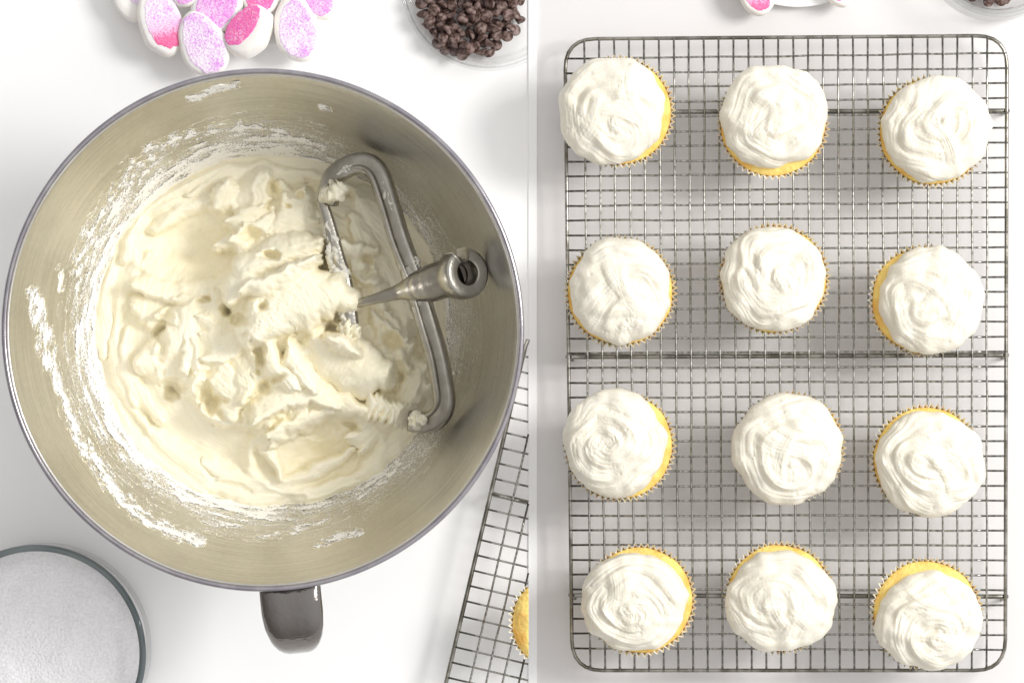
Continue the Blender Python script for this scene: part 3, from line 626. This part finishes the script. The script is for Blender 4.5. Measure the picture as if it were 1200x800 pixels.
def icing_mesh(rx, ry, H, seed, cen=(0, 0), dirn=1, bands=3.2, tip=.003, tilt=0.0, extra=3, sharp=1.0):
    NRi, NTi = 110, 260; q = random.Random(seed)
    ph = np.linspace(.012, math.pi * .60, NRi); th = np.linspace(0, 2 * math.pi, NTi, endpoint=False); PH, TH = np.meshgrid(ph, th, indexing='ij')
    wob = 1 + .036 * perlin(np.cos(TH) * 1.2 + seed, np.sin(TH) * 1.2, seed) * 1.4 + .020 * perlin(np.cos(TH) * 3.5, np.sin(TH) * 3.5 + seed, seed + 1)
    ca = np.cos(PH); rad = np.sin(np.minimum(PH, math.pi / 2)) ** .92; rad = np.where(PH > math.pi / 2, 1 - .10 * (PH - math.pi / 2) ** 1.2 * 2, rad)
    zz = np.where(PH < math.pi / 2, np.abs(ca) ** .80 * H, ca * H * .8)
    x = rad * np.cos(TH) * wob; y = rad * np.sin(TH) * wob                      # unit space
    dx, dy = x - cen[0], y - cen[1]
    wxx = dx + .20 * perlin(x * 1.1 + seed, y * 1.1, seed + 2); wyy = dy + .20 * perlin(x * 1.1, y * 1.1 + seed, seed + 3)
    rs = np.hypot(wxx, wyy) + 1e-6; ts = np.arctan2(wyy, wxx)
    s = rs * bands * .82 + dirn * ts / (2 * math.pi) + .22 * perlin(x * 1.5 + 3, y * 1.5 + seed, seed + 4)
    saw = s - np.floor(s); rid = saw ** 1.2 * (1 - sstep(.66, 1.0, saw)) * 1.25
    amp = .0030 * (.12 + 1.4 * np.clip(.45 + perlin(x * 1.6 + 7, y * 1.6 + seed, seed + 6), 0, 1)) * (1 - .6 * sstep(.75, 1, rad)) * sstep(.0, .18, rs)
    disp = amp * (rid - .3) * sharp
    sc_, cc_ = np.cos(ts), np.sin(ts)
    ss = s * 1.0
    disp += .00060 * perlin(ss * 5.0, cc_ * 1.3 + sc_ * .9 + seed, seed + 8) + .00034 * perlin(ss * 12, cc_ * 2.2 - sc_ * 1.4, seed + 9) + .00018 * perlin(x * 28, y * 28, seed + 15)
    disp += .0022 * fbm(x * 2.0 + seed * 3, y * 2.3, seed + 10, 2)
    disp += tip * np.exp(-((dx + .05) ** 2 + dy ** 2) / .012) - tip * .8 * np.exp(-((dx - .14 * dirn) ** 2 + (dy - .10) ** 2) / .010)
    for e in range(26):     # burst air bubbles and torn nicks
        ba, br = q.uniform(0, 6.28), math.sqrt(q.random()) * .9; bs = q.uniform(.014, .034); disp = disp - q.uniform(.0004, .0010) * np.exp(-((x - br * math.cos(ba)) ** 2 + (y - br * math.sin(ba)) ** 2) / bs ** 2)
    for e in range(extra):      # knife strokes laid across the swirl
        ang = q.uniform(0, 2 * math.pi); ox, oy = q.uniform(-.35, .35), q.uniform(-.35, .35); ux = (x - ox) * math.cos(ang) + (y - oy) * math.sin(ang); uy = -(x - ox) * math.sin(ang) + (y - oy) * math.cos(ang)
        uy = uy + .5 * ux * ux * q.choice([-1, 1]); wdt = q.uniform(.10, .22); ln = q.uniform(.35, .7)
        m_ = (1 - sstep(.55, 1, np.abs(ux) / ln)) * np.clip(1 - (uy / wdt) ** 2, 0, 1) ** .7
        st = .55 + .45 * sstep(-.06, .06, uy); disp = disp * (1 - .55 * m_) + m_ * .0017 * st + m_ * .0004 * perlin(uy * 40, ux * 2, seed + 20 + e)
    k_ = np.clip(ca, 0, 1)
    X = x * rx + disp * .6 * np.cos(TH) * (1 - k_); Y = y * ry + disp * .6 * np.sin(TH) * (1 - k_); ZZ = zz + disp * (.15 + .85 * k_ ** .5)
    V = np.stack([X, Y, ZZ], -1).reshape(-1, 3); V = np.vstack([V, [[0, 0, float(ZZ[0].mean())]]])
    ii, jj = np.meshgrid(np.arange(NRi - 1), np.arange(NTi), indexing='ij'); j2 = (jj + 1) % NTi
    F = np.stack([ii * NTi + jj, (ii + 1) * NTi + jj, (ii + 1) * NTi + j2, ii * NTi + j2], -1).reshape(-1, 4).tolist() + [(j, (j + 1) % NTi, NRi * NTi) for j in range(NTi)]
    return V, F
#  frosting box (x0,x1,y0,y1), cake centre, radius px; swirl centre (unit), direction, bands, tip, label
cup = [
 ((654, 779, 65, 194), (725, 131), 63, (.10, -.30), 1, 2.6, .0010, 'cupcake in the upper left corner of rack, frosting folded away from its yellow right side', 4),
 ((843, 971, 74, 198), (906, 144), 63, (.05, -.05), -1, 2.6, .0006, 'cupcake in the middle of the top row with smooth frosting and yellow showing below', 3),
 ((1034, 1162, 90, 213), (1093, 154), 62, (.12, .15), 1, 3.4, .0035, 'cupcake in the upper right corner, its frosting swirled to a curled central peak', 1),
 ((668, 786, 277, 403), (727, 342), 62, (.15, -.75), -1, 2.2, .0, 'cupcake at the left of the second row, frosting drawn in strokes to its lower edge', 4),
 ((844, 968, 265, 389), (907, 327), 63, (.10, .0), 1, 3.3, .0015, 'cupcake in the middle of the second row with a round swirl, yellow at lower left', 2),
 ((1030, 1153, 288, 416), (1084, 352), 62, (-.15, -.15), -1, 2.4, .0010, 'cupcake at the right of the second row with a yellow crescent down its left side', 3),
 ((660, 780, 456, 582), (726, 522), 62, (-.15, .05), -1, 3.8, .0008, 'cupcake at the left of the third row with fine rings, yellow at upper right', 1),
 ((857, 988, 460, 590), (925, 524), 63, (.05, -.25), 1, 3.0, .0012, 'cupcake in the middle of the third row, frosting almost covering the cake all round', 3),
 ((1026, 1154, 482, 605), (1086, 539), 62, (.12, -.05), 1, 3.9, .0015, 'cupcake at the right of the third row with round ridges and a golden upper edge', 1),
 ((680, 805, 648, 763), (750, 703), 62, (-.05, -.15), 1, 3.6, .0012, 'cupcake at the lower left of the rack with a small spiral and wide yellow edge', 1),
 ((850, 981, 645, 763), (914, 700), 62, (-.25, -.15), 1, 3.1, .0018, 'cupcake in the middle of the bottom row, swirl set low and yellow at upper right', 2),
 ((1026, 1152, 670, 785), (1086, 719), 61, (.20, -.25), -1, 3.0, .0025, 'cupcake in the lower right corner with golden pleated upper edge and a low curled fold', 2),
]
liners = []
for i, (bx_, cc2, rp, cen, dirn, bands, tip, lab, ex) in enumerate(cup):
    zt = ZR + .0006; cp = P(cc2[0], cc2[1], zt + .030); c = empty('cupcake', (cp.x, cp.y, zt), lab, 'cupcake', 'frosted cupcakes on the cooling rack', 0)
    if i < 4:
        v, f = liner_mesh(seed=i, npl=[58, 56, 60, 58][i]); l = mesh('paper_liner', v, f, M['liner'], c, smooth=False); liners.append(l.data)
    else:
        l = bpy.data.objects.new('paper_liner', liners[i % 4]); C.objects.link(l); l.parent = c
    l.rotation_euler.z = rng.uniform(0, 6.28)
    v, f = cake_mesh(seed=i); mesh('cake', v, f, M['cake'], c)
    zi = zt + .0325; k_ = S * (D - zi - .003) / D
    rx, ry = (bx_[1] - bx_[0]) / 2 * k_, (bx_[3] - bx_[2]) / 2 * k_; fc = P((bx_[0] + bx_[1]) / 2, (bx_[2] + bx_[3]) / 2, zi + .003)
    v, f = icing_mesh(rx, ry, .0165, 31 + i * 7, cen, dirn, bands, tip, extra=ex)
    mesh('frosting', v, f, M['icing'], c, loc=(fc.x - cp.x, fc.y - cp.y, zi - zt))
# plain cupcake on the slanted rack, seen up to the seam
cp = P(654, 729, ZR + .03); c = empty('cupcake', (cp.x, cp.y, ZR + .0006), 'unfrosted golden cupcake in a white paper liner on the slanted rack below the bowl', 'cupcake')
v, f = liner_mesh(seed=9, npl=50, r0=.0205, r1=.0265, h=.030); l = mesh('paper_liner', v, f, M['liner'], c, smooth=False)
v, f = cake_mesh(r=.0262, seed=5, dome=.008); ck = mesh('cake', v, f, M['cake'], c)
cut_x(l, SEAM, False); cut_x(ck, SEAM)

# ---------------------------------------------------------------- glass of sugar, lower left
gz = .060; gc = P(43, 766, gz); gr = 126 * S * (D - gz) / D
gb = empty('glass_bowl', (gc.x, gc.y, 0), 'straight sided glass dish with a thick grey green rim in the lower left corner', 'glass bowl')
v, f = lathe([(.0005, .0015), (gr - .006, .0015), (gr - .001, .006), (gr, .012), (gr + .0005, gz), (gr - .0022, gz), (gr - .0026, .014), (gr - .006, .006), (.0005, .0055)], 140); mesh('body', v, f, M['glass'], gb)
v, f = sweep([((gr - .0008) * math.cos(a), (gr - .0008) * math.sin(a), gz) for a in np.linspace(0, 2 * math.pi, 160, endpoint=False)], (.0020, .0018), 12, closed=True); mesh('rim', v, f, M['glass_rim'], gb)
NRs, NTs = 120, 260; V = []; F = []
ra = np.linspace(.0004, gr - .0030, NRs); ta = np.linspace(0, 2 * math.pi, NTs, endpoint=False); RA, TA = np.meshgrid(ra, ta, indexing='ij'); xs, ys = RA * np.cos(TA), RA * np.sin(TA)
zs = .051 + .0022 * fbm(xs * 22, ys * 22, 4, 3) + .00035 * fbm(xs * 700, ys * 700, 6, 2) - .0035 * sstep(gr * .8, gr, RA)
V = np.vstack([np.stack([xs, ys, zs], -1).reshape(-1, 3), np.stack([xs[-1] * .995, ys[-1] * .995, 0 * xs[-1] + .006], -1)])
ii, jj = np.meshgrid(np.arange(NRs), np.arange(NTs), indexing='ij'); j2 = (jj + 1) % NTs
F = np.stack([ii * NTs + jj, (ii + 1) * NTs + jj, (ii + 1) * NTs + j2, ii * NTs + j2], -1).reshape(-1, 4).tolist() + [tuple(range(NTs))]
sg = mesh('sugar', V, F, M['sugar'], loc=(gc.x, gc.y, 0)); tag(sg, 'white granulated sugar filling the glass dish in the lower left corner', 'sugar', kind='stuff')

# ---------------------------------------------------------------- chocolate chips in clear bowls
def chip_mesh(seed):
    q = random.Random(seed); nt_ = 14; hh = q.uniform(.0034, .0046); r_ = q.uniform(.0031, .0037); bend = q.uniform(-.0006, .0006)
    prof = [(.05, 0), (.92, 0), (.99, .07), (1.0, .16), (.94, .34), (.76, .54), (.46, .74), (.20, .92), (.06, 1.04)]
    V = []; F = []
    for p_, h_ in prof:
        for j in range(nt_): a = 2 * math.pi * j / nt_; V.append((p_ * r_ * math.cos(a) + bend * h_ * h_, p_ * r_ * math.sin(a), hh * (h_ - .4)))
    for i in range(len(prof) - 1):
        for j in range(nt_): F.append((i * nt_ + j, i * nt_ + (j + 1) % nt_, (i + 1) * nt_ + (j + 1) % nt_, (i + 1) * nt_ + j))
    F.append(tuple((len(prof) - 1) * nt_ + j for j in range(nt_)))
    me = bpy.data.meshes.new('chocolate_chip'); me.from_pydata(V, [], F); me.materials.append(M['chip']); me.polygons.foreach_set('use_smooth', [True] * len(me.polygons)); me.set_sharp_from_angle(angle=R(38)); return me
CM = [chip_mesh(i) for i in range(7)]
def chips(inside, ymin, ymax, xmin, xmax, label, group, seed, heap):
    q = random.Random(seed); n = 0
    for layer in range(3):
        st = 13.6; y = ymin + layer * 4; row = 0
        while y < ymax:
            x = xmin + (row % 2) * st / 2 + layer * 5
            while x < xmax:
                px, py = x + q.uniform(-2.6, 2.6), y + q.uniform(-2.6, 2.6)
                if inside(px, py, layer) and not (layer == 2 and q.random() < .45):
                    z = .0078 + layer * .0046 + q.uniform(-.0006, .0010)
                    o = bpy.data.objects.new('chocolate_chip', CM[q.randrange(7)]); C.objects.link(o); o.location = P(px, py, z)
                    kd = q.randrange(3); o.rotation_euler = [(q.gauss(0, .35), q.gauss(0, .35), q.uniform(0, 6)), (math.pi + q.gauss(0, .4), q.gauss(0, .4), q.uniform(0, 6)), (q.uniform(.8, 2.0), q.uniform(-.6, .6), q.uniform(0, 6))][kd]
                    o.scale = [q.uniform(.94, 1.06)] * 2 + [q.uniform(.9, 1.05)]; tag(o, label + (' with its blunt tip up', ' with its flat side up', ' tipped on its side')[kd], 'chocolate chip', group); n += 1
                    if 610 < px < 660:
                        if o.location.x - .0045 > SEAM: bpy.data.objects.remove(o); n -= 1
                        elif o.location.x + .0045 > SEAM and o.location.x < .1: cut_x(o, SEAM)
                x += st
            y += st * .88; row += 1
    return n
def glass_bowl(px, py, rp, base_off, h, label, rb):
    c_ = P(px, py, h); r_ = rp * S * (D - h) / D; g = empty('glass_bowl', (c_.x, c_.y, 0), label, 'glass bowl')
    pr = [(.0004, .0012), (rb - .004, .0012), (rb, .003), (rb + .006, .012), (r_ - .003, h - .012), (r_, h), (r_ - .0022, h), (r_ - .0055, h - .012), (rb + .003, .014), (rb - .003, .0055), (.0004, .0045)]
    v, f = lathe(pr, 120); o = mesh('body', v, f, M['glass'], g); parts = [o]
    for rr_, z_, t_ in ((r_ - .0010, h, .0013), (rb + .004, .009, .0007), (r_ - .0045, h - .010, .0006)):
        v, f = sweep([(rr_ * math.cos(a), rr_ * math.sin(a), z_) for a in np.linspace(0, 2 * math.pi, 120, endpoint=False)], (t_, t_), 8, closed=True)
        o = mesh('rim' if z_ == h else 'moulded_ring', v, f, M['clear_rim'], g); parts.append(o)
    return g, parts
g, parts = glass_bowl(573, -21, 104, 0, .040, 'clear glass bowl of chocolate chips above the mixing bowl, beside the white strip', .038)
for o in parts: cut_x(o, SEAM, False)
chips(lambda x, y, l: ((x - 550) / 62) ** 2 + ((y - 2) / 68) ** 2 < (1.0, .88, .66)[l], -34, 72, 480, 625, 'dusty brown chocolate chip in the bowl beside the strip', 'chocolate chips in the left glass bowl', 3, 0)
glass_bowl(1172, -64, 84, 0, .040, 'clear glass bowl of chocolate chips cut off by the upper right corner', .036)
chips(lambda x, y, l: ((x - 1163) / 40) ** 2 + ((y + 34) / 40) ** 2 < (1.0, .85, .6)[l], -40, 10, 1120, 1215, 'chocolate chip in the upper right corner bowl', 'chocolate chips in the right glass bowl', 5, 0)

# ---------------------------------------------------------------- marshmallow slices on plates
def plate(px, py, rp, label):
    c_ = P(px, py, .008); r_ = rp * S; o = None
    v, f = lathe([(.0005, .003), (r_ * .70, .003), (r_ * .78, .0045), (r_ * .97, .0085), (r_, .0092), (r_ * 1.004, .0083), (r_ * .97, .0068), (r_ * .72, .0008), (.0005, .0006)], 128)
    o = mesh('plate', v, f, M['plate'], loc=(c_.x, c_.y, 0)); return tag(o, label, 'plate')
plate(268, -58, 122, 'round white plate under the pink sugared marshmallows at the top left')
plate(935, -106, 114, 'round white plate edge between two pink tips above the frosted cupcake rack')
def oval(a, b, th, seed, inset=0.0):
    nt_ = 56; prof = [(.70, 0), (.93, .04), (1.0, .22), (1.0, .55), (.97, .80), (.91, .94), (.84, 1.0), (.55, 1.015), (.2, 1.02)]; V = []; F = []
    for p_, h_ in prof:
        for j in range(nt_):
            t = 2 * math.pi * j / nt_; n_ = 1 + .035 * float(perlin(np.array([math.cos(t) * 1.5 + seed]), np.array([math.sin(t) * 1.5]), seed)[0]) * 2
            sq = (abs(math.cos(t)) ** 2.0 + abs(math.sin(t)) ** 2.0) ** -.5
            egg = 1 - .10 * math.sin(t)
            V.append((b * p_ * n_ * math.cos(t) * sq * egg, a * p_ * n_ * math.sin(t) * sq, th * h_))
    for i in range(len(prof) - 1):
        for j in range(nt_): F.append((i * nt_ + j, i * nt_ + (j + 1) % nt_, (i + 1) * nt_ + (j + 1) % nt_, (i + 1) * nt_ + j))
    F.append(tuple(range(nt_))[::-1]); F.append(tuple((len(prof) - 1) * nt_ + j for j in range(nt_))); return V, F
def sugar_face(a, b, z, seed, off=(0, 0)):
    nr_, nt_ = 26, 90; V = []; F = []
    for i in range(nr_):
        p_ = i / (nr_ - 1)
        for j in range(nt_):
            t = 2 * math.pi * j / nt_; e_ = 1 + .05 * float(perlin(np.array([math.cos(t) * 5 + seed]), np.array([math.sin(t) * 5]), seed)[0]); x = b * p_ * e_ * math.cos(t) * (1 - .10 * math.sin(t)) + off[0]; y = a * p_ * e_ * math.sin(t) + off[1]
            V.append((x, y, z + .0004 * (1 - p_ ** 6) + (float(perlin(np.array([x * 1600]), np.array([y * 1600]), seed)[0]) * .0003 if p_ < .99 else -.0004)))
    for i in range(nr_ - 1):
        for j in range(nt_): F.append((i * nt_ + j, i * nt_ + (j + 1) % nt_, (i + 1) * nt_ + (j + 1) % nt_, (i + 1) * nt_ + j))
    return V, F
def marsh(px, py, a, b, ang, sm, label, z=.009, tilt=(0, 0), th=.011, fa=.86, fb=.80, off=(0, 0), seed=0):
    c_ = P(px, py, z + th); k_ = S * (D - z - th) / D
    m_ = empty('marshmallow_slice', (c_.x, c_.y, z), label, 'marshmallow', 'pink sugared marshmallow slices'); m_.rotation_euler = (Euler((0, 0, R(ang))).to_matrix() @ Euler((R(tilt[0]), R(tilt[1]), 0)).to_matrix()).to_euler()
    v, f = oval(a * k_, b * k_, th, seed); mesh('body', v, f, M['marsh'], m_)
    if sm: v, f = sugar_face(a * k_ * fa, b * k_ * fb, th * 1.02, seed, (off[0] * k_, off[1] * k_)); mesh('sugar_coating', v, f, M[sm], m_)
    return m_
marsh(152, -8, 34, 22, 20, 's_pale', 'marshmallow slice at the far left of the plate, mostly plain cream edge showing', z=.006, fa=.7, fb=.6, off=(8, 6), seed=1)
marsh(185, 24, 42, 26, 18, 's_mix', 'marshmallow slice with violet sugar turning hot pink at its lower end', z=.012, seed=2, off=(3, 0), tilt=(0, 8))
marsh(220, -14, 24, 18, -35, 's_violet', 'small violet sugared marshmallow tip between two larger slices at the top edge', z=.012, seed=3)
marsh(256, 2, 44, 28, -28, 's_violet', 'strongly violet pink sugared marshmallow slice behind the pale front one', z=.012, seed=4)
marsh(306, -10, 30, 22, -10, 's_hot', 'hot pink marshmallow slice cut by the top edge above the tilted one', z=.010, seed=5)
marsh(295, 38, 33, 25, -38, 's_hot', 'tilted marshmallow slice with hot pink face and broad white side', z=.012, seed=6, off=(-6, 0), fb=.60, fa=.86, tilt=(0, -14), th=.016)
marsh(372, -6, 30, 20, 20, 's_violet', 'violet marshmallow tip at the right end of the plate, touching the top edge', z=.010, seed=7)
marsh(347, 32, 41, 26, 8, 's_pale', 'pale violet speckled marshmallow slice at the right of the group, standing alone', z=.012, seed=8, fa=.84, fb=.84, off=(1, -2))
marsh(237, 51, 41, 28, 24, 's_pale', 'palest violet speckled marshmallow slice, foremost and touching the bowl rim', z=.014, seed=9, fa=.90, fb=.80, off=(1, 0))
marsh(886, -16, 36, 21, 15, 's_mix', 'pink tipped marshmallow slice poking over the plate above the frosted cupcakes', z=.010, seed=10, off=(0, 2), fa=.88)
marsh(980, -22, 32, 18, 25, 's_hot', 'marshmallow slice with a white tip and a little pink, right of the plate edge', z=.010, seed=11, fa=.74, off=(-2, 0))
